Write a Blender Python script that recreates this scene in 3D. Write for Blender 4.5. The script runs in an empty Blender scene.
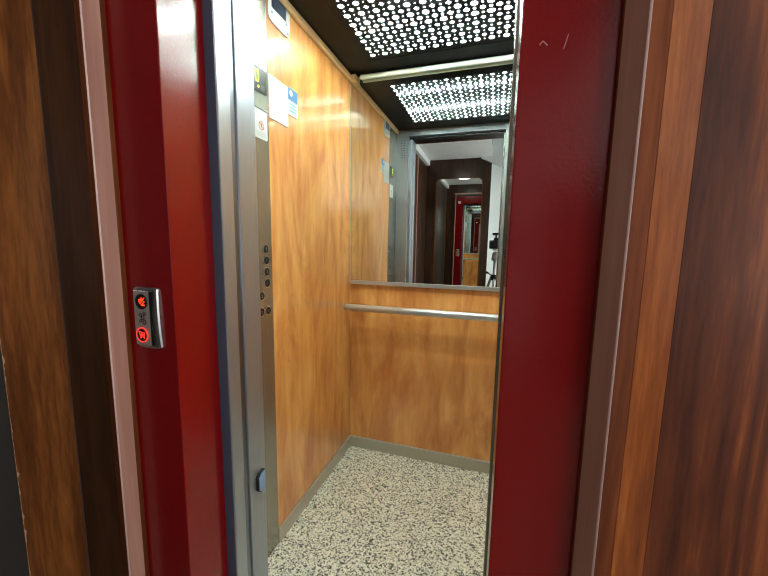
import bpy, bmesh, math, random
from mathutils import Vector, Matrix
from mathutils.geometry import delaunay_2d_cdt
random.seed(4)
sc = bpy.context.scene
COL = sc.collection
S = 0.88            # metres per unit; one unit = cabin ceiling above the camera
ZF = -1.41          # cabin floor in units
def P(x, y, z): return Vector((x*S, y*S, (z-ZF)*S))

# ------------------------------------------------------------------ mesh helpers
def join(bm, other):
    me = bpy.data.meshes.new('tmp'); other.to_mesh(me); other.free()
    bm.from_mesh(me); bpy.data.meshes.remove(me)
def box(bm, x0, x1, y0, y1, z0, z1, bevel=0.0, seg=2, mi=0):
    b = bmesh.new()
    bmesh.ops.create_cube(b, size=1.0)
    lo, hi = P(min(x0,x1), min(y0,y1), min(z0,z1)), P(max(x0,x1), max(y0,y1), max(z0,z1))
    for v in b.verts:
        v.co = Vector([(lo[i]+hi[i])/2 + v.co[i]*(hi[i]-lo[i]) for i in range(3)])
    if bevel > 0:
        bmesh.ops.bevel(b, geom=list(b.edges), offset=bevel, segments=seg, affect='EDGES', profile=0.5)
    for f in b.faces: f.material_index = mi
    join(bm, b)
    return bm
def tube(bm, a, c, r0, r1=None, n=20, caps=True, bevel=0.0):
    """cylinder/cone between two points given in metres"""
    r1 = r0 if r1 is None else r1
    a, c = Vector(a), Vector(c); d = c-a
    b = bmesh.new()
    bmesh.ops.create_cone(b, cap_ends=caps, segments=n, radius1=r0, radius2=r1, depth=d.length)
    if bevel > 0:
        ed = [e for e in b.edges if any(len(f.verts) > 4 for f in e.link_faces)]
        bmesh.ops.bevel(b, geom=ed, offset=bevel, segments=2, affect='EDGES', profile=0.5)
    q = Vector((0,0,1)).rotation_difference(d.normalized())
    M = Matrix.Translation((a+c)/2) @ q.to_matrix().to_4x4()
    bmesh.ops.transform(b, matrix=M, verts=b.verts)
    for f in b.faces: f.smooth = len(f.verts) <= 4
    join(bm, b)
    return bm
def ball(bm, c, r, sx=1, sy=1, sz=1):
    b = bmesh.new()
    bmesh.ops.create_uvsphere(b, u_segments=20, v_segments=12, radius=r)
    for v in b.verts: v.co = Vector((v.co.x*sx, v.co.y*sy, v.co.z*sz)) + Vector(c)
    for f in b.faces: f.smooth = True
    join(bm, b); return bm
def prism(bm, poly, z0, z1, smooth=False):
    """vertical extrusion of an (x, y) outline in units"""
    b = bmesh.new()
    lo = [b.verts.new(P(x, y, z0)) for x, y in poly]; hi = [b.verts.new(P(x, y, z1)) for x, y in poly]
    n = len(poly)
    b.faces.new(lo[::-1]); b.faces.new(hi)
    for i in range(n):
        f = b.faces.new((lo[i], lo[(i+1)%n], hi[(i+1)%n], hi[i])); f.smooth = smooth
    bmesh.ops.recalc_face_normals(b, faces=b.faces)
    join(bm, b); return bm
def slab(bm, pts, off):
    """flat polygon (points in metres) given thickness by the vector off"""
    b = bmesh.new(); off = Vector(off)
    lo = [b.verts.new(Vector(p)) for p in pts]; hi = [b.verts.new(Vector(p)+off) for p in pts]
    n = len(pts); b.faces.new(lo); b.faces.new(hi[::-1])
    for i in range(n): b.faces.new((lo[i], hi[i], hi[(i+1)%n], lo[(i+1)%n]))
    bmesh.ops.recalc_face_normals(b, faces=b.faces)
    join(bm, b); return bm
def rrect(cx, cy, w, h, r, n=5):
    out = []
    for k, (sx, sy) in enumerate(((1,1),(-1,1),(-1,-1),(1,-1))):
        for i in range(n+1):
            a = (k + i/n)*math.pi/2
            out.append((cx+sx*(w/2-r)+r*math.cos(a), cy+sy*(h/2-r)+r*math.sin(a)))
    return out
def ring(bm, c, r0, r1, axis, depth, n=28):
    """flat annulus with thickness; axis = unit vector of its face"""
    b = bmesh.new(); axis = Vector(axis)
    q = Vector((0,0,1)).rotation_difference(axis)
    L = []
    for r, z in ((r0,0),(r1,0),(r1,depth),(r0,depth)):
        L.append([b.verts.new(Vector(c)+q@Vector((r*math.cos(2*math.pi*i/n), r*math.sin(2*math.pi*i/n), z))) for i in range(n)])
    for k in range(4):
        for i in range(n):
            b.faces.new((L[k][i], L[k][(i+1)%n], L[(k+1)%4][(i+1)%n], L[(k+1)%4][i]))
    bmesh.ops.recalc_face_normals(b, faces=b.faces)
    join(bm, b); return bm

# ------------------------------------------------------------------ object helpers
WL = {}
def obj(name, bm, mats, parent=None):
    me = bpy.data.meshes.new(name)
    pts = [v.co for v in bm.verts]
    lo = Vector([min(p[i] for p in pts) for i in range(3)]); hi = Vector([max(p[i] for p in pts) for i in range(3)])
    base = Vector(((lo.x+hi.x)/2, (lo.y+hi.y)/2, lo.z))
    bmesh.ops.translate(bm, verts=bm.verts, vec=-base)
    bm.to_mesh(me); bm.free()
    for m in (mats if isinstance(mats, (list, tuple)) else [mats]): me.materials.append(m)
    o = bpy.data.objects.new(name, me); COL.objects.link(o)
    WL[o] = base
    if parent is not None:
        o.parent = parent; o.location = base - WL[parent]
    else: o.location = base
    return o
def thing(name, label, cat, loc, group=None):
    o = bpy.data.objects.new(name, None); COL.objects.link(o)
    o.location = loc; o.empty_display_size = .05; WL[o] = Vector(loc)
    return tag(o, label, cat, group)
def tag(o, label, cat, group=None):
    o['label'] = label; o['category'] = cat
    if group: o['group'] = group
    return o
def struct(name, bm, mats, label=None):
    o = obj(name, bm, mats); o['kind'] = 'structure'
    return o

# ------------------------------------------------------------------ materials
def lin(c):
    return tuple([(v/255/12.92 if v/255 <= .04045 else ((v/255+.055)/1.055)**2.4) for v in c]+[1.0])
def mat(name):
    m = bpy.data.materials.new(name); m.use_nodes = True
    nt = m.node_tree; b = nt.nodes['Principled BSDF']
    return m, nt, b
def N(nt, t, **kw):
    n = nt.nodes.new(t)
    for k, v in kw.items():
        if k in n.inputs: n.inputs[k].default_value = v
        else: setattr(n, k, v)
    return n
def ramp(nt, fac, stops):
    r = nt.nodes.new('ShaderNodeValToRGB')
    while len(r.color_ramp.elements) < len(stops): r.color_ramp.elements.new(.5)
    for e, (p, c) in zip(r.color_ramp.elements, stops): e.position = p; e.color = c
    nt.links.new(fac, r.inputs['Fac']); return r
def coords(nt, scale, loc=(0,0,0), which='Object'):
    tc = nt.nodes.new('ShaderNodeTexCoord'); mp = nt.nodes.new('ShaderNodeMapping')
    mp.inputs['Scale'].default_value = scale; mp.inputs['Location'].default_value = loc
    nt.links.new(tc.outputs[which], mp.inputs['Vector']); return mp.outputs['Vector']
def noise(nt, vec, scale, detail=4, rough=.55, dist=0):
    n = N(nt, 'ShaderNodeTexNoise', Scale=scale, Detail=detail, Roughness=rough, Distortion=dist)
    nt.links.new(vec, n.inputs['Vector']); return n.outputs['Fac']
def mixc(nt, fac, a, b, blend='MIX'):
    m = nt.nodes.new('ShaderNodeMix'); m.data_type = 'RGBA'; m.blend_type = blend
    for sock, v in ((m.inputs[0], fac), (m.inputs[6], a), (m.inputs[7], b)):
        if hasattr(v, 'is_linked') or hasattr(v, 'links'): nt.links.new(v, sock)
        else: sock.default_value = v
    return m.outputs[2]
def bump(nt, b, h, strength, dist=.002):
    bp = N(nt, 'ShaderNodeBump', Strength=strength, Distance=dist)
    nt.links.new(h, bp.inputs['Height']); nt.links.new(bp.outputs['Normal'], b.inputs['Normal'])
    return bp
def plain(name, c, rough=.5, metal=0, **kw):
    m, nt, b = mat(name)
    b.inputs['Base Color'].default_value = lin(c); b.inputs['Roughness'].default_value = rough
    b.inputs['Metallic'].default_value = metal
    v = coords(nt, (1,1,1)); f = noise(nt, v, 60, 3)
    r = ramp(nt, f, [(.3, tuple([rough*.95]*3+[1])), (.7, tuple([min(1,rough*1.05)]*3+[1]))])
    nt.links.new(r.outputs['Color'], b.inputs['Roughness'])
    for k, x in kw.items(): b.inputs[k].default_value = x
    return m
def glow(name, c, s):
    m, nt, b = mat(name)
    b.inputs['Base Color'].default_value = lin(c)
    b.inputs['Emission Color'].default_value = lin(c); b.inputs['Emission Strength'].default_value = s
    return m
def dark_wood(name, cols, rough=.3, stretch=1.3, fine=55, seed=0, coat=.5, figure=.0, coat_rough=.2, spec=.22):
    """veneer with vertical grain: streaks, fine pores and, with figure>0, cathedral arches"""
    m, nt, b = mat(name)
    v = coords(nt, (1,1,.09*stretch), (seed, seed*.7, seed*.3))
    big = noise(nt, v, 20, 4, .55, .5)
    fin = noise(nt, v, fine, 5, .65)
    mm = nt.nodes.new('ShaderNodeMix'); mm.data_type = 'FLOAT'
    mm.inputs[0].default_value = .38
    nt.links.new(big, mm.inputs[2]); nt.links.new(fin, mm.inputs[3]); fac = mm.outputs[0]
    if figure > 0:
        v2 = coords(nt, (1,1,.13), (seed*1.3, 0, seed))
        w = nt.nodes.new('ShaderNodeTexNoise'); w.inputs['Scale'].default_value = 5.5; w.inputs['Detail'].default_value = 1.5
        nt.links.new(v2, w.inputs['Vector'])
        mul = N(nt, 'ShaderNodeMath', operation='MULTIPLY'); nt.links.new(w.outputs['Fac'], mul.inputs[0]); mul.inputs[1].default_value = 13
        pp = N(nt, 'ShaderNodeMath', operation='PINGPONG'); nt.links.new(mul.outputs[0], pp.inputs[0]); pp.inputs[1].default_value = .5
        m3 = nt.nodes.new('ShaderNodeMix'); m3.data_type = 'FLOAT'; m3.inputs[0].default_value = figure
        nt.links.new(fac, m3.inputs[2]); nt.links.new(pp.outputs[0], m3.inputs[3]); fac = m3.outputs[0]
    st = [(.30, lin(cols[0])), (.47, lin(cols[1])), (.62, lin(cols[2]))]
    r = ramp(nt, fac, st)
    nt.links.new(r.outputs['Color'], b.inputs['Base Color'])
    b.inputs['Roughness'].default_value = rough
    b.inputs['Coat Weight'].default_value = coat; b.inputs['Coat Roughness'].default_value = coat_rough
    b.inputs['Specular IOR Level'].default_value = spec
    bump(nt, b, fin, .10, .0008)
    return m
def cherry(name, seed=0, tint=1.0):
    m, nt, b = mat(name)
    v = coords(nt, (1,1,.16), (seed, seed, seed))
    v2 = coords(nt, (1,1,.30), (seed*2, seed, 0))
    streak = noise(nt, v, 16, 5, .6, .3)
    blot = noise(nt, v2, 5.0, 4, .6, 1.6)
    flake = noise(nt, v2, 34, 3, .6, 1.0)
    c1 = ramp(nt, streak, [(.30, lin((190,126,62))), (.5, lin((212,152,82))), (.72, lin((226,174,106)))])
    c2 = ramp(nt, blot, [(.34, lin((190,122,60))), (.56, lin((255,255,255))), (.8, lin((255,250,238)))])
    f2 = ramp(nt, flake, [(.28, lin((196,140,80))), (.42, lin((255,255,255)))])
    o1 = mixc(nt, .5, c1.outputs['Color'], c2.outputs['Color'], 'MULTIPLY')
    o2 = mixc(nt, .2, o1, f2.outputs['Color'], 'MULTIPLY')
    o2 = mixc(nt, 1.0, o2, (tint, tint, tint, 1), 'MULTIPLY')
    nt.links.new(o2, b.inputs['Base Color'])
    b.inputs['Roughness'].default_value = .42
    b.inputs['Specular IOR Level'].default_value = .3
    b.inputs['Coat Weight'].default_value = 1.0; b.inputs['Coat Roughness'].default_value = .12
    return m
def steel(name, c=(176,178,172), rough=.28, axis='z', aniso=.0, metal=.85):
    m, nt, b = mat(name)
    sc_ = {'z': (1,1,.012), 'x': (.012,1,1), 'h': (.02,.02,1)}[axis]
    v = coords(nt, sc_); f = noise(nt, v, 900, 2, .5)
    r = ramp(nt, f, [(.25, lin([x*.95 for x in c])), (.75, lin(c))])
    nt.links.new(r.outputs['Color'], b.inputs['Base Color'])
    r2 = ramp(nt, f, [(.2, (rough*.94,)*3+(1,)), (.8, (rough*1.06,)*3+(1,))])
    nt.links.new(r2.outputs['Color'], b.inputs['Roughness'])
    b.inputs['Metallic'].default_value = metal
    return m
def red_paint():
    m, nt, b = mat('red gloss paint')
    v = coords(nt, (1,1,1)); f = noise(nt, v, 160, 2, .5); g = noise(nt, v, 7, 4, .6)
    r = ramp(nt, g, [(.3, lin((110,6,8))), (.7, lin((116,7,9)))])
    nt.links.new(r.outputs['Color'], b.inputs['Base Color'])
    b.inputs['Roughness'].default_value = .21; b.inputs['Specular IOR Level'].default_value = .4
    bump(nt, b, f, .22, .0012)
    return m
def granite():
    m, nt, b = mat('speckled granite')
    v = coords(nt, (1,1,1))
    def vor(scale, rnd=1.0):
        n = N(nt, 'ShaderNodeTexVoronoi', Scale=scale, Randomness=rnd); nt.links.new(v, n.inputs['Vector'])
        s = nt.nodes.new('ShaderNodeSeparateColor'); nt.links.new(n.outputs['Color'], s.inputs[0]); return s.outputs[0]
    a = vor(165); c = vor(280)
    base = ramp(nt, a, [(0.0, lin((66,69,65))), (.09, lin((116,117,107))), (.17, lin((188,187,168))), (.34, lin((226,224,202))), (.75, lin((240,238,220)))])
    base.color_ramp.interpolation = 'CONSTANT'
    dk = ramp(nt, c, [(0, lin((84,86,80))), (.13, lin((255,255,255)))]); dk.color_ramp.interpolation = 'CONSTANT'
    o = mixc(nt, .9, base.outputs['Color'], dk.outputs['Color'], 'MULTIPLY')
    nt.links.new(o, b.inputs['Base Color'])
    b.inputs['Roughness'].default_value = .5
    return m
def plaster(name, c, rough=.85):
    m, nt, b = mat(name)
    v = coords(nt, (1,1,1)); f = noise(nt, v, 5, 4, .6); h = noise(nt, v, 120, 3)
    r = ramp(nt, f, [(.3, lin([x*.97 for x in c])), (.7, lin(c))])
    nt.links.new(r.outputs['Color'], b.inputs['Base Color']); b.inputs['Roughness'].default_value = rough
    bump(nt, b, h, .1, .001)
    return m

M_cherry = cherry('cherry laminate', 0.0)
M_cherry2 = cherry('cherry laminate back', 3.7, 1.12)  # same laminate tinted lighter; the colour makes up for weak light at the back
M_steel = steel('brushed steel', (172,179,188), .32)
M_steelD = steel('brushed steel panel', (160,158,148), .26)
M_steelh = steel('brushed steel horizontal', (188,190,182), .24, 'x')
M_bar = plain('satin aluminium bar', (206,224,214), .3)
M_skirt = steel('dull steel skirting', (186,184,170), .42, 'h', 0, .5)
M_chrome = plain('polished steel', (205,208,205), .14, 1.0)
M_rail = plain('satin steel rail', (200,203,200), .30, .75)
M_slate = plain('slate grey door primer', (62,68,84), .45)
M_red = red_paint()
M_black = plain('black ceiling laminate', (13,15,14), .4, 0, **{'Specular IOR Level': .08})
M_blackp = plain('black plastic', (12,12,13), .3)
M_blackmetal = plain('black metal', (20,20,22), .38, .3)
M_rubber = plain('black rubber', (14,14,15), .7)
M_granite = granite()
M_white = plaster('white plaster', (226,230,228))
M_ceilw = plaster('white ceiling paint', (232,234,232))
M_trimw = plain('pale wood edging', (240,214,164), .35)
M_mirror = plain('mirror silver', (232,238,234), .006, 1.0)
M_diff = glow('lit diffuser', (240,255,246), 3.2)
M_tube = glow('fluorescent tube', (242,255,247), 690.0)
M_lamp = glow('added lamp glass', (255,250,240), 5.0)
M_lamp2 = glow('lift added lamp glass', (255,250,240), 11.0)
M_woodL = dark_wood('brown mahogany', [(62,32,12),(104,58,24),(140,84,38)], .42, 1.0, 130, 1.0, .3)
M_woodD = dark_wood('dark mahogany', [(30,17,10),(50,29,16),(68,40,22)], .42, 1.0, 130, 2.0, .3)
M_woodO = dark_wood('orange veneer', [(96,44,16),(134,68,26),(166,94,42)], .4, .8, 130, 3.0, .3)
M_woodP = dark_wood('purple brown veneer', [(56,24,15),(94,46,24),(146,78,36)], .5, .8, 130, 5.0, .12, .30, spec=.16)
M_trim = dark_wood('mauve brown moulding', [(150,108,94),(172,126,110),(186,142,124)], .32, .6, 40, 4.0, .4)
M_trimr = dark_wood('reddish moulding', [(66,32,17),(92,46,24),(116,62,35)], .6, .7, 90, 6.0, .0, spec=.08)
M_char = plain('charcoal paint', (42,39,36), .5)
M_stone = plaster('landing stone', (150,140,125), .4)
M_paper = plain('white paper', (192,200,196), .5)
M_blue = plain('blue print', (52,104,150), .4)
M_navy = plain('dark navy print', (26,38,62), .35)
M_teal = plain('teal print', (70,150,160), .4)
M_ink = plain('grey ink', (120,124,122), .6)
M_redink = plain('red ink', (190,70,70), .5)
M_dark = plain('dark ink', (30,30,34), .5)
M_redled = glow('red display', (255,52,20), 2.6)
M_redled2 = glow('red button light', (255,62,44), .85)
M_lime = glow('lime display', (220,255,30), 1.6)
M_silver = plain('satin silver', (168,168,166), .3, 1.0)

# ------------------------------------------------------------------ measures (units)
WX, RX, YB, YF = -.900, .40, 2.12, 1.045       # cabin left/right wall, back, inner front
LX, OX = -.80, .0222                            # landing opening
YD = .70                                        # front of the red frame
ZT = 1.0; ZO = .945; ZC = 1.41                  # cabin ceiling, door head, landing ceiling
FLOOR = ZF

# ------------------------------------------------------------------ CABIN shell
b = bmesh.new(); box(b, WX-.03, WX, 1.2685, YB+.03, ZF, ZT); struct('wall_left', b, M_cherry)
b = bmesh.new(); box(b, WX, RX, YB, YB+.03, ZF, ZT); struct('wall_back', b, M_cherry2)
b = bmesh.new(); box(b, RX, RX+.03, YF, YB+.03, ZF, ZT); struct('wall_right', b, M_cherry)
b = bmesh.new(); box(b, WX-.03, RX+.03, 1.003, YB+.03, ZF-.06, ZF); struct('floor', b, M_granite)
# steel front returns and header
b = bmesh.new()
box(b, WX-.03, -.792, 1.006, YF, ZF, ZT); box(b, .03, RX+.03, 1.006, YF, ZF, ZT); box(b, -.792, .03, 1.006, YF, ZO, ZT)
struct('wall_front', b, M_steel)
# ceiling with an opening for the perforated light
CX0, CX1, CY0, CY1 = -.735, .250, 1.185, 1.962
b = bmesh.new()
box(b, WX-.03, CX0, YF, YB, ZT, ZT+.02); box(b, CX1, RX+.03, YF, YB, ZT, ZT+.02)
box(b, CX0, CX1, YF, CY0, ZT, ZT+.02); box(b, CX0, CX1, CY1, YB, ZT, ZT+.02)
box(b, WX-.03, RX+.03, 1.006, YB+.03, ZT+.10, ZT+.12)
struct('ceiling', b, M_black)
# wood edging along the top of the left wall, steel skirtings
b = bmesh.new(); box(b, WX, WX+.020, 1.05, YB, .968, ZT-.001, .004); struct('trim_1', b, M_trimw)
for nm, a in (('baseboard_left', (WX, WX+.008, 1.2685, YB-.008)), ('baseboard_back', (WX, RX, YB-.008, YB)), ('baseboard_right', (RX-.008, RX, YF, YB-.008))):
    b = bmesh.new(); box(b, *a, ZF, -1.337, .002); struct(nm, b, M_skirt)
b = bmesh.new(); box(b, WX, WX+.011, 1.2685, YB-.011, -1.337, -1.331, .001); box(b, WX, RX, YB-.011, YB, -1.337, -1.331, .001)
struct('trim_2', b, M_rail)
# sills
t = thing('door_sill', 'grooved metal threshold at the floor of the lift doorway', 'door sill', P(-.39, .92, ZF-.06))
b = bmesh.new(); box(b, LX-.2, OX+.02, YD+.14, 1.002, ZF-.06, ZF-.008); obj('base', b, M_skirt, t)
b = bmesh.new()
for k in range(5): box(b, LX-.2, OX+.02, .865+k*.028, .877+k*.028, ZF-.008, ZF-.001)
obj('groove_ribs', b, M_steelh, t)

# perforated ceiling light ------------------------------------------------------
s0 = .068415; gx0, gy0 = -.688, 1.915; NX, NY = 14, 11
verts, edges, holes = [], [], []
def loop(pts):
    n0 = len(verts); verts.extend(Vector(p) for p in pts); n = len(pts)
    edges.extend((n0+i, n0+(i+1)%n) for i in range(n))
loop([(CX0,CY0),(CX1,CY0),(CX1,CY1),(CX0,CY1)])
def hole(cx, cy, r, n, diamond=False):
    if diamond:
        pts = []
        for k in range(4):
            a = k*math.pi/2
            for da, rr in ((-.14,.93),(.14,.93),(math.pi/4,.66)):
                pts.append((cx+r*rr*math.cos(a+da), cy+r*rr*math.sin(a+da)))
    else: pts = [(cx+r*math.cos(2*math.pi*i/n+.2), cy+r*math.sin(2*math.pi*i/n+.2)) for i in range(n)]
    loop(pts); holes.append((cx, cy, r))
for i in range(NX):
    for j in range(NY):
        x, y = gx0+i*s0, gy0-j*s0
        hole(x, y, .200*s0, 16)
        if i < NX-1: hole(x+s0/2, y, .05*s0, 8)
        if j < NY-1: hole(x, y-s0/2, .078*s0, 8)
        if i < NX-1 and j < NY-1: hole(x+s0/2, y-s0/2, .178*s0, 0, True)
vs, es, fs, *_ = delaunay_2d_cdt(verts, edges, [], 1, 1e-6)
cell = {}
for h in holes: cell.setdefault((round(h[0]/s0), round(h[1]/s0)), []).append(h)
def inhole(x, y):
    a, c = round(x/s0), round(y/s0)
    for da in (-1,0,1):
        for dc in (-1,0,1):
            for (hx, hy, r) in cell.get((a+da, c+dc), ()):
                if (x-hx)**2+(y-hy)**2 < (r*.97)**2: return True
    return False
b = bmesh.new(); zt = ZT + .002
bv = [b.verts.new(P(v.x, v.y, zt)) for v in vs]
for f in fs:
    cx = sum(vs[k].x for k in f)/len(f); cy = sum(vs[k].y for k in f)/len(f)
    if not inhole(cx, cy):
        b.faces.new([bv[k] for k in f])
bmesh.ops.delete(b, geom=[v for v in b.verts if not v.link_faces], context='VERTS')
g = bmesh.ops.extrude_face_region(b, geom=list(b.faces))
bmesh.ops.translate(b, verts=[v for v in g['geom'] if isinstance(v, bmesh.types.BMVert)], vec=(0,0,.0012))
bmesh.ops.recalc_face_normals(b, faces=b.faces)
lt = thing('ceiling_light', 'lit white ceiling light behind a black perforated panel of dots and diamonds', 'ceiling light', P(-.24, 1.57, ZT))
obj('perforated_panel', b, M_black, lt)
b = bmesh.new(); box(b, CX0+.004, CX1-.004, CY0+.004, CY1-.004, ZT+.050, ZT+.053)
for q in ((CX0+.002, CX0+.006, CY0+.002, CY1-.002), (CX1-.006, CX1-.002, CY0+.002, CY1-.002), (CX0+.002, CX1-.002, CY0+.002, CY0+.006), (CX0+.002, CX1-.002, CY1-.006, CY1-.002)): box(b, *q, ZT+.005, ZT+.053)
obj('diffuser', b, M_diff, lt)
for ty in (1.73, 1.41):
    b = bmesh.new(); tube(b, P(CX0+.03, ty, ZT+.028), P(CX1-.03, ty, ZT+.028), .014*S, n=16, bevel=.002); obj('tube', b, M_tube, lt)

# mirror + bar + handrail -------------------------------------------------------
t = thing('mirror', 'large frameless mirror on the upper back wall of the lift cabin', 'mirror', P(-.24, YB, -.235))
b = bmesh.new(); box(b, WX+.002, RX-.002, YB-.010, YB-.0005, -.245, .985); obj('glass', b, M_mirror, t)
b = bmesh.new(); box(b, WX+.002, RX-.002, YB-.018, YB-.0005, -.268, -.245, .001); obj('bottom_channel', b, M_rail, t)
b = bmesh.new(); box(b, WX+.0005, WX+.004, YB-.0125, YB-.0105, -.245, .96); obj('edge_strip', b, M_skirt, t)
t = thing('top_rail', 'round steel bar along the mirror top under the black ceiling', 'rail', P(-.24, 2.083, .95))
b = bmesh.new(); tube(b, P(-.826, 2.090, .981), P(RX-.01, 2.090, .981), .0135*S, n=28, bevel=.002); obj('bar', b, M_bar, t)
for x in (-.868, RX-.06):
    b = bmesh.new(); box(b, x-.010, x+.016, 2.072, YB-.011, .962, .998, .002); obj('end_bracket', b, M_trimw, t)
t = thing('handrail', 'horizontal polished steel handrail across the back wall below the mirror', 'handrail', P(-.24, 2.03, -.44))
b = bmesh.new(); tube(b, P(WX+.004, 2.03, -.410), P(RX-.01, 2.03, -.410), .0215*S, n=28, bevel=.003); obj('rail', b, M_rail, t)
for x in (-.80, .31):
    b = bmesh.new(); tube(b, P(x, 2.03, -.425), P(x, YB-.001, -.425), .010*S, n=14); tube(b, P(x, YB-.008, -.425), P(x, YB-.0005, -.425), .025*S, n=20)
    obj('bracket', b, M_chrome, t)

# control panel ------------------------------------------------------------------
t = thing('control_panel', 'tall brushed steel lift control panel with round black buttons on left cabin wall', 'control panel', P(WX, 1.147, ZF))
b = bmesh.new(); box(b, WX-.03, WX+.004, YF+.0005, 1.2680, ZF+.002, .967, .001); obj('faceplate', b, M_steelD, t)
P_room = P; KW = .900/.885
def P(x, y, z): return P_room(x, y*KW, z*KW)     # fittings on the left wall
for (y, z) in ((1.2036,-.032),(1.2048,-.078),(1.2061,-.1235),(1.2073,-.170),(1.1698,-.2184),(1.209,-.2843),(1.1660,-.2829)):
    b = bmesh.new(); tube(b, P(WX+.004, y, z), P(WX+.0085, y, z), .0165*S, n=24, bevel=.001); p = obj('button', b, M_blackp, t)
    b = bmesh.new(); ring(b, P(WX+.004, y, z), .0165*S, .0200*S, (1,0,0), .0032*S); obj('button_ring', b, M_chrome, p)
    b = bmesh.new(); box(b, WX+.0085, WX+.0090, y-.0015, y+.0015, z-.006, z+.006); obj('mark', b, M_ink, p)
b = bmesh.new(); slab(b, [P(WX+.004, y, z) for y, z in rrect(1.1945, .600, .076, .088, .006)], (.004*S,0,0)); dsp = obj('display', b, M_blackp, t)
b = bmesh.new(); X0, X1 = WX+.0081, WX+.0087
for (y0, y1, z0, z1) in ((1.166,1.170,.590,.628),(1.182,1.186,.590,.608),(1.182,1.186,.611,.628),(1.169,1.183,.626,.630),(1.169,1.183,.588,.592)):
    box(b, X0, X1, y0, y1, z0, z1)
tube(b, P(X0, 1.183, .573), P(X1, 1.183, .573), .0045*S, n=12)
obj('lit_digit', b, M_lime, dsp)
b = bmesh.new()
for k in range(3): box(b, X0, X1, 1.196, 1.222, .563+k*.008, .566+k*.008)
obj('caption_lines', b, M_ink, dsp)

def sheet(name, label, cat, y0, y1, z0, z1, m, r=.004, x=WX, th=.003):
    b = bmesh.new(); slab(b, [P(x-.0006, y, z) for y, z in rrect((y0+y1)/2, (z0+z1)/2, y1-y0, z1-z0, r)], ((th+.0006)*S,0,0))
    t = thing(name, label, cat, P(x, (y0+y1)/2, z0)); obj('sheet', b, m, t); return t
XN = WX+.0041
t = sheet('notice', 'small white notice with a red prohibition ring on the steel control panel', 'notice', 1.150, 1.2333, .388, .497, M_paper, .005, XN)
b = bmesh.new(); ring(b, P(XN+.003, 1.196, .436), .013*S, .0165*S, (1,0,0), .0006*S)
slab(b, [P(XN+.0031, 1.196+d, .436+e) for d, e in ((-.011,.009),(-.009,.011),(.011,-.009),(.009,-.011))], (.0006*S,0,0)); obj('red_ring', b, M_redink, t)
b = bmesh.new(); box(b, XN+.003, XN+.0034, 1.192, 1.200, .430, .444); obj('pictogram', b, M_dark, t)
b = bmesh.new(); box(b, XN+.003, XN+.0034, 1.150, 1.2333, .493, .497); obj('dark_edge', b, M_dark, t)
b = bmesh.new()
for k in range(3): box(b, XN+.003, XN+.0033, 1.165, 1.225, .398+k*.007, .3995+k*.007)
obj('text_lines', b, M_ink, t)

t = sheet('information_sheet', 'white information sheet of faint text on cherry wall beside control panel', 'notice', 1.2545, 1.3885, .487, .652, M_paper, .003)
b = bmesh.new()
for k in range(9): box(b, WX+.003, WX+.0034, 1.268, 1.268+.09+.02*random.random(), .510+k*.0145, .5125+k*.0145)
obj('text_lines', b, plain('faint ink', (204,211,210), .6), t)
t = sheet('leaflet', 'blue and white leaflet stuck beside the white information sheet', 'leaflet', 1.3895, 1.4665, .545, .657, M_paper, .003)
b = bmesh.new(); box(b, WX+.003, WX+.0036, 1.3905, 1.4655, .606, .656); p = obj('blue_band', b, M_blue, t)
b = bmesh.new(); tube(b, P(WX+.0036, 1.412, .636), P(WX+.004, 1.412, .636), .012*S, n=16); obj('white_disc', b, M_paper, p)
b = bmesh.new()
for k in range(3): box(b, WX+.003, WX+.0036, 1.400, 1.455, .560+k*.014, .567+k*.014)
obj('blue_lines', b, M_teal, t)

# wall sign at the top of the left wall: white plate with a curved lower end and a dark screen
t = thing('wall_sign', 'white plate with dark window high on left cabin wall under the wood edging', 'sign', P(WX, 1.33, .84))
pl = [(1.2602,.958),(1.2602,.866),(1.266,.856),(1.285,.850),(1.365,.846),(1.392,.848),(1.402,.858),(1.4075,.90),(1.4075,.958)]
b = bmesh.new(); slab(b, [P(WX, y, z) for y, z in pl], (.006*S,0,0)); obj('plate', b, plain('white plastic', (206,210,204), .4), t)
b = bmesh.new(); box(b, WX+.006, WX+.0085, 1.281, 1.378, .902, .957, .001); obj('dark_window', b, M_navy, t)
for y, z in ((1.282,.884),(1.382,.893),(1.392,.862)):
    b = bmesh.new(); tube(b, P(WX+.006, y, z), P(WX+.0075, y, z), .0055*S, n=12); obj('dot', b, M_teal, t)
b = bmesh.new()
for k in range(3): box(b, WX+.006, WX+.0066, 1.31, 1.36, .864+k*.009, .8665+k*.009)
obj('text_lines', b, M_ink, t)

P = P_room
# speaker holes on the inside of the left return (seen in the mirror)
t = thing('speaker_grille', 'small grid of dark holes in steel strip beside the doorway, seen in the mirror', 'speaker grille', P(-.842, YF, .74))
b = bmesh.new(); box(b, -.866, -.816, YF-.0006, YF+.002, .745, .925, .0005); obj('plate', b, M_steel, t)
b = bmesh.new()
for i in range(3):
    for j in range(8): tube(b, P(-.856+i*.015, YF+.002, .762+j*.021), P(-.856+i*.015, YF+.0026, .762+j*.021), .0042*S, n=10)
obj('holes', b, M_dark, t)

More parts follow.
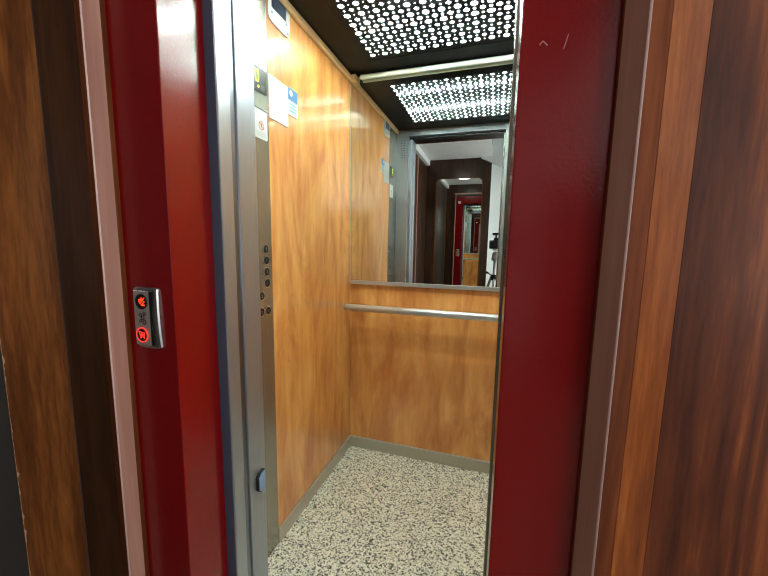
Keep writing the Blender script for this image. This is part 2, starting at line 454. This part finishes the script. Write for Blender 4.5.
# ------------------------------------------------------------------ DOORS
ED = -.767
t = thing('landing_door', 'open steel sliding landing door showing slate face and bright edge left of opening', 'lift door', P(-.95, .873, ZF))
b = bmesh.new(); box(b, ED-.36, ED-.002, .8465, .8500, ZF, ZO-.014, .0008); obj('slate_face', b, M_slate, t)
b = bmesh.new(); box(b, ED-.36, ED, .8502, .9010, ZF, ZO-.014, .0025); obj('panel', b, M_steel, t)
b = bmesh.new(); box(b, ED-.30, ED-.006, .9012, .9275, ZF, ZO-.014); obj('rear_channel', b, plain('blue grey steel', (128,136,146), .3, 1.0), t)
t = thing('cabin_door', 'brushed steel cabin door edge between landing door and control panel', 'lift door', P(-.95, .966, ZF))
b = bmesh.new(); box(b, ED-.36, ED, .928, .997, ZF, ZO-.014, .0025); obj('panel', b, M_steel, t)
b = bmesh.new()
oct_ = [(.957,-.835),(.969,-.822),(.993,-.818),(.9965,-.822),(.9965,-.890),(.993,-.894),(.972,-.898),(.959,-.886)]
slab(b, [P(ED, y, z) for y, z in oct_], (.012*S,0,0)); p = obj('latch_plate', b, M_blackmetal, t)
b = bmesh.new(); slab(b, [P(ED+.012, .978+(y-.978)*.86, -.858+(z+.858)*.9) for y, z in oct_], (.002*S,0,0)); p2 = obj('label_face', b, plain('pale blue label', (120,146,176), .35), p)
# right side: steel closing edge
t = thing('closing_post', 'thin bright steel closing post along right edge of the lift opening', 'door post', P(.04, .95, ZF))
b = bmesh.new(); box(b, .0168, .06, .955, 1.004, ZF, ZO-.014, .002); obj('post', b, M_steelD, t)
b = bmesh.new(); box(b, .0275, .06, .850, .953, ZF, ZO-.014, .001); obj('rear_stop', b, M_blackmetal, t)
# door operator header behind the lintel
b = bmesh.new(); box(b, LX, OX, .848, 1.004, .932, 1.16, .001); o = obj('door_header', b, M_blackmetal); tag(o, 'dark door header box above the lift opening, seen in the mirror', 'door header')

# ------------------------------------------------------------------ RED FRAME
t = thing('door_frame', 'glossy dark red painted metal frame around the lift opening', 'door frame', P(-.389, .77, ZF))
OL, OR = -.9645, .1730       # outer limits of the frame faces
b = bmesh.new(); box(b, OL-.036, LX, YD, .846, ZF, .966, .0022, 3); obj('jamb', b, M_red, t)
b = bmesh.new(); box(b, OX, OR+.050, YD, .846, ZF, .966, .0022, 3); obj('jamb', b, M_red, t)
M_scr = plain('scratched paint', (170,120,120), .6)
SC = [(0.0533, 0.3422), (0.0585, 0.3478), (0.0661, 0.3396), (0.0975, 0.3531), (0.0946, 0.341), (0.0915, 0.3305)]
FR = t
b = bmesh.new(); box(b, OL-.036, OR+.050, YD, .846, .966, 1.14, .0022, 3); obj('lintel', b, M_red, t)
b = bmesh.new()
tube(b, P(-.885, YD-.008, .995), P(-.885, YD+.001, .995), .035*S, n=28, bevel=.002)
o = obj('direction_indicator', b, plain('pale indicator', (214,196,194), .4)); tag(o, 'pale round disc on upper left of red lift frame, seen in far reflection', 'indicator light')

b = bmesh.new()
def scratch(pts, wd):
    for (x0, z0), (x1, z1) in zip(pts, pts[1:]):
        d = Vector((x1-x0, z1-z0)).normalized(); nx, nz = -d.y*wd, d.x*wd
        slab(b, [P(x0+nx, YD-.0001, z0+nz), P(x1+nx, YD-.0001, z1+nz), P(x1-nx, YD-.0001, z1-nz), P(x0-nx, YD-.0001, z0-nz)], (0,-.0003*S,0))
scratch([SC[0], SC[1], SC[2]], .0007)
obj('scratch', b, M_scr, FR)
b = bmesh.new(); scratch([SC[3], SC[4], SC[5]], .0006); obj('scratch', b, M_scr, FR)
# call panel ----------------------------------------------------------------------
t = thing('call_panel', 'small silver call panel with red display and lit button on red left jamb', 'call panel', P(-.8945, YD, -.295))
cx, cz, w, h = -.8910, -.2110, .0830, .1660
b = bmesh.new()
zs = [cz-h/2, cz-h/2+.004] + [cz-h/2+.004+(h-.008)*k/8 for k in range(1,8)] + [cz+h/2-.004, cz+h/2]
prof = [(-.5,-.001),(-.5,.005),(-.46,.0085),(-.30,.0105),(0,.011),(.24,.0105),(.26,.0112),(.40,.0095),(.47,.007),(.5,.003),(.5,-.001)]
rows = []
for k, z in enumerate(zs):
    sh = .86 if k in (0, len(zs)-1) else 1
    bow = .003*(1-((z-cz)/(h/2))**2)       # the plate bows slightly outwards
    rows.append([b.verts.new(P(cx+u*w*sh+(cz-z)*.03, YD-d*sh-(bow if d>0 else 0), z)) for u, d in prof])
for k in range(len(rows)-1):
    for i in range(len(prof)-1): b.faces.new((rows[k][i], rows[k][i+1], rows[k+1][i+1], rows[k+1][i]))
b.faces.new(rows[0]); b.faces.new(rows[-1][::-1]); bmesh.ops.recalc_face_normals(b, faces=b.faces)
obj('housing', b, M_silver, t)
yf = YD-.0140
b = bmesh.new(); slab(b, [P(x, yf, z) for x, z in rrect(cx-.008, cz, .056, .150, .006)], (0,-.0015*S,0)); pl = obj('face', b, plain('brownish silver face', (158,142,136), .36, .4), t)
b = bmesh.new(); slab(b, [P(x, yf-.0003, z) for x, z in rrect(cx+.0235, cz, .009, .146, .003)], (0,-.0015*S,0)); obj('dark_strip', b, M_blackp, t)
yy = yf-.0017
b = bmesh.new(); tube(b, P(-.8985, yy, -.1660), P(-.8985, yy-.002, -.1660), .0205*S, n=28); dp = obj('display', b, M_blackp, t)
b = bmesh.new()
for (i, j) in ((0,2),(1,1),(2,2),(2,3),(3,3),(4,2),(2,0),(1,3),(3,1),(4,0),(4,4),(3,0),(2,4),(0,3)):
    x, z = -.8985-.006+i*.0042, -.1660-.009+j*.0046
    box(b, x-.0017, x+.0017, yy-.0026, yy-.002, z-.0018, z+.0018)
obj('lit_arrow', b, M_redled, dp)
b = bmesh.new()
for k, wd in enumerate((.006,.004,.007,.005,.006)): box(b, -.925+k*.0088, -.925+k*.0088+wd, yy-.0005, yy, -.139, -.1355)
obj('caption_marks', b, M_paper, t)
b = bmesh.new()
for (x, z, r) in ((-.906,-.203,.0055),(-.892,-.199,.0055),(-.898,-.210,.006),(-.906,-.219,.005),(-.893,-.222,.0065)):
    ring(b, P(x, yy, z), r*.6*S, r*S, (0,-1,0), .0006*S, 12)
obj('engraved_symbol', b, M_blackp, t)
b = bmesh.new(); tube(b, P(-.9020, yy, -.2570), P(-.9020, yy-.003, -.2570), .0170*S, n=28, bevel=.0005); bt = obj('call_button', b, M_blackp, t)
b = bmesh.new(); ring(b, P(-.9020, yy-.001, -.2570), .0180*S, .0206*S, (0,-1,0), .0018*S); obj('lit_ring', b, M_redled2, bt)
b = bmesh.new()
def stroke(x0, z0, x1, z1, wd=.0011):
    d = Vector((x1-x0, z1-z0)).normalized(); nx, nz = -d.y*wd, d.x*wd
    slab(b, [P(x0+nx, yy-.0031, z0+nz), P(x1+nx, yy-.0031, z1+nz), P(x1-nx, yy-.0031, z1-nz), P(x0-nx, yy-.0031, z0-nz)], (0,-.0006*S,0))
stroke(-.911,-.247,-.905,-.266); stroke(-.905,-.266,-.902,-.249); stroke(-.911,-.247,-.902,-.249); stroke(-.898,-.265,-.897,-.248); stroke(-.904,-.257,-.896,-.258); stroke(-.892,-.249,-.893,-.267)
obj('lit_symbol', b, M_redled2, bt)
t.location.x += .0045*S

# ------------------------------------------------------------------ LANDING: front panelling and mouldings
YM = .65; CXo = -.389
M_ridge = plain('worn pale moulding edge', (214,182,174), .3)  # pale pinkish tone along the moulding ridge
def moulding(name, sgn, R0):
    c = lambda r: CXo + sgn*r
    b = bmesh.new()
    R1 = R0+.0015; R2 = .5858
    body = [(R0,YD+.006),(R0,.690),(R1,.688)] + [(R1+(R2-R1)*t, .688-.036*t) for t in (.33,.66,1)] + [(.5872,.6502),(.5888,.6494),(.5990,.6515),(.6160,.6550),(.6165,YD+.006)]
    prism(b, [(c(r), y) for r, y in body], ZF, 1.175)
    for f in b.faces:
        rr = abs(f.calc_center_median().x/S-CXo)
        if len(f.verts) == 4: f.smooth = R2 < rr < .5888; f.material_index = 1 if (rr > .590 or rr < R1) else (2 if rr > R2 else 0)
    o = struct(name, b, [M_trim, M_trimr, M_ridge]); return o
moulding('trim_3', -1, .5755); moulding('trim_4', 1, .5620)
b = bmesh.new(); box(b, CXo-.6165, CXo+.6165, .652, .699, 1.176, 1.21, .003); struct('trim_7', b, M_trim)

LW = -1.195                        # left side of the landing
b = bmesh.new(); box(b, LW, CXo-.6170, .676, .72, ZF, ZC, .0015)
o = obj('wood_panel', b, M_woodD); tag(o, 'narrow dark brown glossy wood panel between left moulding and corner', 'wall panel', 'glossy wood wall panels')
b = bmesh.new(); box(b, LW-.03, LW, .534, .676, ZF, ZC, .0015)
o = obj('wood_panel', b, M_woodL); tag(o, 'warm brown wood board at far left with chipped front edge', 'wall panel', 'glossy wood wall panels')
b = bmesh.new()                      # pale chips along that board's edge: one worn strip of uneven width
NZ = 150; L0, L1 = [], []
for k in range(NZ+1):
    z = ZF+.01+1.35*k/NZ; q = math.sin(k*.9)+math.sin(k*2.3+1)+math.sin(k*.37+2)+.8*math.sin(k*.11)
    wd = .0004+max(0, q-.9)*.0022
    L0.append(b.verts.new(P(LW+.0006, .5336, z))); L1.append(b.verts.new(P(LW+.0006, .5340+wd, z)))
for k in range(NZ): b.faces.new((L0[k], L0[k+1], L1[k+1], L1[k]))
obj('worn_edge', b, plain('bare pale wood', (176,150,120), .7), o)
# right-hand panel: orange strip of veneer, then purple-brown figured veneer
b = bmesh.new(); box(b, CXo+.6168, .2750, .656, .72, ZF, ZC, .0003, 1, 0); box(b, .2750, .98, .656, .72, ZF, ZC, .0004, 1, 1)
o = obj('wood_panel', b, [M_woodO, M_woodP]); tag(o, 'wide red brown glossy wood panel with figured grain right of the lift', 'wall panel', 'glossy wood wall panels')
# wood above the frame up to the landing ceiling
b = bmesh.new(); box(b, CXo-.6165, CXo+.6165, .676, .72, 1.21, ZC); o = obj('wood_panel', b, M_woodD); tag(o, 'dark wood panel above the red lift frame, seen in the far reflection', 'wall panel', 'glossy wood wall panels')
# side walls of the landing
FY = -1.93
b = bmesh.new(); box(b, LW-.06, LW-.003, -.45, .5338, ZF, ZC); struct('door_1', b, M_char)
b = bmesh.new()
edges_y = [-.45, -.80, -1.16, -1.50, FY]
for k in range(4): box(b, LW-.04, LW, edges_y[k+1]+.002, edges_y[k]-.002, ZF, ZC-.09, .004)
box(b, LW-.06, LW-.02, FY, -.45, ZF, ZC)
struct('wall_landing_left', b, M_woodD)
b = bmesh.new(); box(b, LW-.02, LW+.05, FY, .65, ZC-.09, ZC, .004); struct('trim_8', b, M_white)
b = bmesh.new(); box(b, LW, LW+.016, -1.18, -1.14, ZF, ZC-.09, .004); struct('trim_9', b, M_trim)
b = bmesh.new(); box(b, LW-.06, -.130, FY-.05, FY, ZF, ZC, .002); struct('wall_landing_far', b, M_woodD)
b = bmesh.new(); box(b, -.135, 2.2, -2.35, -2.30, ZF, 2.2); box(b, -.185, -.135, -2.35, FY-.051, ZF, 2.2); struct('wall_stair', b, M_white)
b = bmesh.new(); box(b, .42, 2.19, -2.30, -2.26, ZF, .62, .003); box(b, 2.16, 2.20, -.74, .60, ZF, .62, .003); struct('wainscot_stair', b, M_woodD)
b = bmesh.new(); box(b, 2.2, 2.25, -2.35, .72, ZF, 2.2); struct('wall_landing_right', b, M_white)
b = bmesh.new(); box(b, .98, 2.25, .66, .72, ZF, 2.2); struct('wall_landing_front', b, M_white)
b = bmesh.new(); box(b, LW-.06, -.13, FY-.05, .72, ZC, ZC+.05); box(b, -.13, 2.25, -.75, .72, ZC, ZC+.05); struct('ceiling_landing', b, M_ceilw)
b = bmesh.new(); box(b, -.185, 2.25, -2.35, .72, 2.2, 2.25); struct('ceiling_stair', b, M_ceilw)
# sloping beam of the stair above (seen in the mirror)
b = bmesh.new(); slab(b, [P(-.30, -1.86, 1.56), P(-.30, -1.92, 1.56), P(.62, -1.92, 1.12), P(.62, -1.86, 1.12)], (0,0,-.17*S)); struct('beam_stair', b, M_white)
b = bmesh.new(); box(b, .62, 2.25, -2.35, -.75, ZC, ZC+.05); struct('ceiling_stair_side', b, M_ceilw)
b = bmesh.new(); box(b, LW-.06, 2.25, -2.35, .846, ZF-.10, ZF-.06); struct('floor_landing', b, M_stone)

# mirror on the far landing wall, rounded upper corners, dark frame
t = thing('mirror', 'tall mirror with rounded upper corners on dark landing wall, seen in the cabin mirror', 'mirror', P(-.655, FY, -1.2))
mx0, mx1, mz0, mz1 = -1.02, -.268, -1.20, 1.085
def arch(x0, x1, z0, z1, r, n=8):
    pts = [(x0, z0), (x1, z0)]
    pts += [(x1-r+r*math.cos(a), z1-r+r*math.sin(a)) for a in [math.pi/2*i/n for i in range(n+1)]]
    pts += [(x0+r-r*math.sin(a), z1-r+r*math.cos(a)) for a in [math.pi/2*i/n for i in range(n+1)]]
    return pts
b = bmesh.new(); slab(b, [P(x, FY+.004, z) for x, z in arch(mx0, mx1, mz0, mz1, .08)], (0,.003*S,0)); obj('glass', b, M_mirror, t)
b = bmesh.new(); slab(b, [P(x, FY+.0005, z) for x, z in arch(mx0-.016, mx1+.016, mz0-.016, mz1+.016, .09)], (0,.003*S,0)); obj('frame', b, M_woodL, t)

# ------------------------------------------------------------------ camera on its tripod (seen in the mirror)
cz0 = 1.41*S
t = thing('camera', 'black camera on a tripod reflected at the right edge of cabin mirror', 'camera', (0, -.09, cz0-.055))
b = bmesh.new(); tube(b, (0,-.088,cz0), (0,-.014,cz0), .034, .037, 28, bevel=.002); l = obj('lens', b, M_blackp, t)
b = bmesh.new(); ring(b, (0,-.0145,cz0), .026, .037, (0,1,0), .002); obj('front_ring', b, M_blackmetal, l)
b = bmesh.new()
bb = bmesh.new(); bmesh.ops.create_cube(bb, size=1)
for v in bb.verts: v.co = Vector((v.co.x*.130, v.co.y*.045-.110, v.co.z*.088+cz0))
bmesh.ops.bevel(bb, geom=list(bb.edges), offset=.010, segments=3, affect='EDGES', profile=.5); join(b, bb)
obj('body', b, M_blackp, t)
b = bmesh.new(); bb = bmesh.new(); bmesh.ops.create_cube(bb, size=1)
for v in bb.verts: v.co = Vector((v.co.x*.052*(1 if v.co.z<0 else .7), v.co.y*.05-.105, v.co.z*.028+cz0+.057))
join(b, bb); obj('viewfinder_hump', b, M_blackp, t)
b = bmesh.new(); bb = bmesh.new(); bmesh.ops.create_cube(bb, size=1)
for v in bb.verts: v.co = Vector((v.co.x*.075, v.co.y*.05-.105, v.co.z*.026+cz0+.108))
bmesh.ops.bevel(bb, geom=list(bb.edges), offset=.004, segments=2, affect='EDGES', profile=.5); join(b, bb)
tube(b, (0,-.105,cz0+.070), (0,-.105,cz0+.098), .010, n=12); obj('hot_shoe_unit', b, M_blackp, t)
t = thing('tripod', 'silver and black tripod carrying the camera, reflected at mirror edge', 'tripod', (0, -.11, cz0-1.2938))
b = bmesh.new(); tube(b, (0,-.11,cz0-.060), (0,-.11,cz0-.046), .030, n=24, bevel=.002); ball(b, (0,-.11,cz0-.100), .030); tube(b, (0,-.11,cz0-.165), (0,-.11,cz0-.105), .036, .032, 24, bevel=.003); obj('ball_head', b, M_silver, t)
b = bmesh.new(); tube(b, (0,-.11,cz0-.62), (0,-.11,cz0-.165), .014, n=18); obj('centre_column', b, M_silver, t)
b = bmesh.new(); tube(b, (-.005,-.115,cz0-.335), (-.062,-.16,cz0-.300), .006, n=12); tube(b, (-.062,-.16,cz0-.300), (-.095,-.185,cz0-.288), .012, n=14, bevel=.003); obj('crank_handle', b, M_blackp, t)
b = bmesh.new(); tube(b, (0,-.11,cz0-.37), (0,-.11,cz0-.31), .034, n=24, bevel=.004); obj('shoulder', b, M_blackmetal, t)
for a in (210, 330, 90):
    a = math.radians(a); u = Vector((math.cos(a), math.sin(a), 0)) if a > 2 else Vector((0, .55, 0))
    p0 = Vector((0,-.11,cz0-.335)) + u*.03; p1 = Vector((0,-.11,cz0-1.2938+.012)) + u*.36; pm = p0.lerp(p1, .5)
    b = bmesh.new(); tube(b, p0, pm, .014, n=14, bevel=.002); tube(b, pm, p1, .010, n=14); lg = obj('leg', b, M_silver, t)
    b = bmesh.new(); tube(b, p1-Vector((0,0,.012)), p1+Vector((0,0,.014)), .014, .012, 14); obj('rubber_foot', b, M_rubber, lg)
    b = bmesh.new(); tube(b, pm-(p1-p0).normalized()*.02, pm+(p1-p0).normalized()*.02, .018, n=14, bevel=.002); obj('leg_clamp', b, M_blackp, lg)

# ------------------------------------------------------------------ lights
def lamp(label, x, y, m):  # out-of-view lamps added to light the landing, frame and mouldings
    lt = thing('added_ceiling_lamp', label, 'ceiling lamp', P(x, y, ZC-.05), 'added landing lamps')
    b = bmesh.new(); tube(b, P(x, y, ZC-.012), P(x, y, ZC+.0005), .19*S, n=40, bevel=.003); obj('base', b, M_lampbase, lt)
    b = bmesh.new(); tube(b, P(x, y, ZC-.060), P(x, y, ZC-.0125), .12*S, .175*S, n=40, bevel=.006); obj('shade', b, m, lt)
M_lampbase = plain('white lamp base', (225,225,222), .4)
lamp('round white ceiling lamp added to light the stair side of the landing', 1.25, -1.05, M_lamp)
lamp('round white ceiling lamp added to light the landing before the lift', -.70, -.46, M_lamp2)
def area(name, loc, target, size, sy, power, col=(1,1,1)):
    l = bpy.data.lights.new(name, 'AREA'); l.shape = 'RECTANGLE'; l.size = size; l.size_y = sy; l.energy = power; l.color = col
    o = bpy.data.objects.new(name, l); COL.objects.link(o); o.location = loc
    d = Vector(target)-Vector(loc); o.rotation_euler = d.to_track_quat('-Z','Y').to_euler(); return o
area('stairwell_daylight', P(2.15, -1.5, .3), P(-.6, -1.75, .55), 1.2, 1.4, 48, (.95,.98,1))
area('side_doorway_light', P(1.45, .12, .1), P(0, .16, .1), .42, 2.0, 7.0, (1,.98,.96))

w = bpy.data.worlds.new('world'); sc.world = w; w.use_nodes = True
w.node_tree.nodes['Background'].inputs['Color'].default_value = (.5,.52,.55,1); w.node_tree.nodes['Background'].inputs['Strength'].default_value = .05

# ------------------------------------------------------------------ camera
f, yaw, pitch, roll = 349.907, .304970, .128221, .0160833
cy_, sy_, cp, sp = math.cos(yaw), math.sin(yaw), math.cos(pitch), math.sin(pitch)
fwd = Vector((-sy_*cp, cy_*cp, -sp)); right = Vector((cy_, sy_, 0)); up = right.cross(fwd)
r = right*math.cos(roll)+up*math.sin(roll); u = up*math.cos(roll)-right*math.sin(roll)
cd = bpy.data.cameras.new('photo_camera'); cd.sensor_width = 36; cd.lens = f/768*36; cd.clip_start = .004; cd.clip_end = 60
co = bpy.data.objects.new('photo_camera', cd); COL.objects.link(co)
co.matrix_world = Matrix(((r.x,u.x,-fwd.x,0),(r.y,u.y,-fwd.y,0),(r.z,u.z,-fwd.z,1.41*S),(0,0,0,1)))
sc.camera = co
sc.view_settings.view_transform = 'Standard'; sc.view_settings.look = 'None'
sc.view_settings.exposure = 0.2; sc.view_settings.gamma = 1.0; sc.view_settings.use_curve_mapping = False
sc.cycles.use_denoising = True; sc.cycles.filter_width = 1.15
sc.cycles.max_bounces = 12; sc.cycles.glossy_bounces = 8; sc.cycles.diffuse_bounces = 5
sc.cycles.sample_clamp_indirect = 8.0
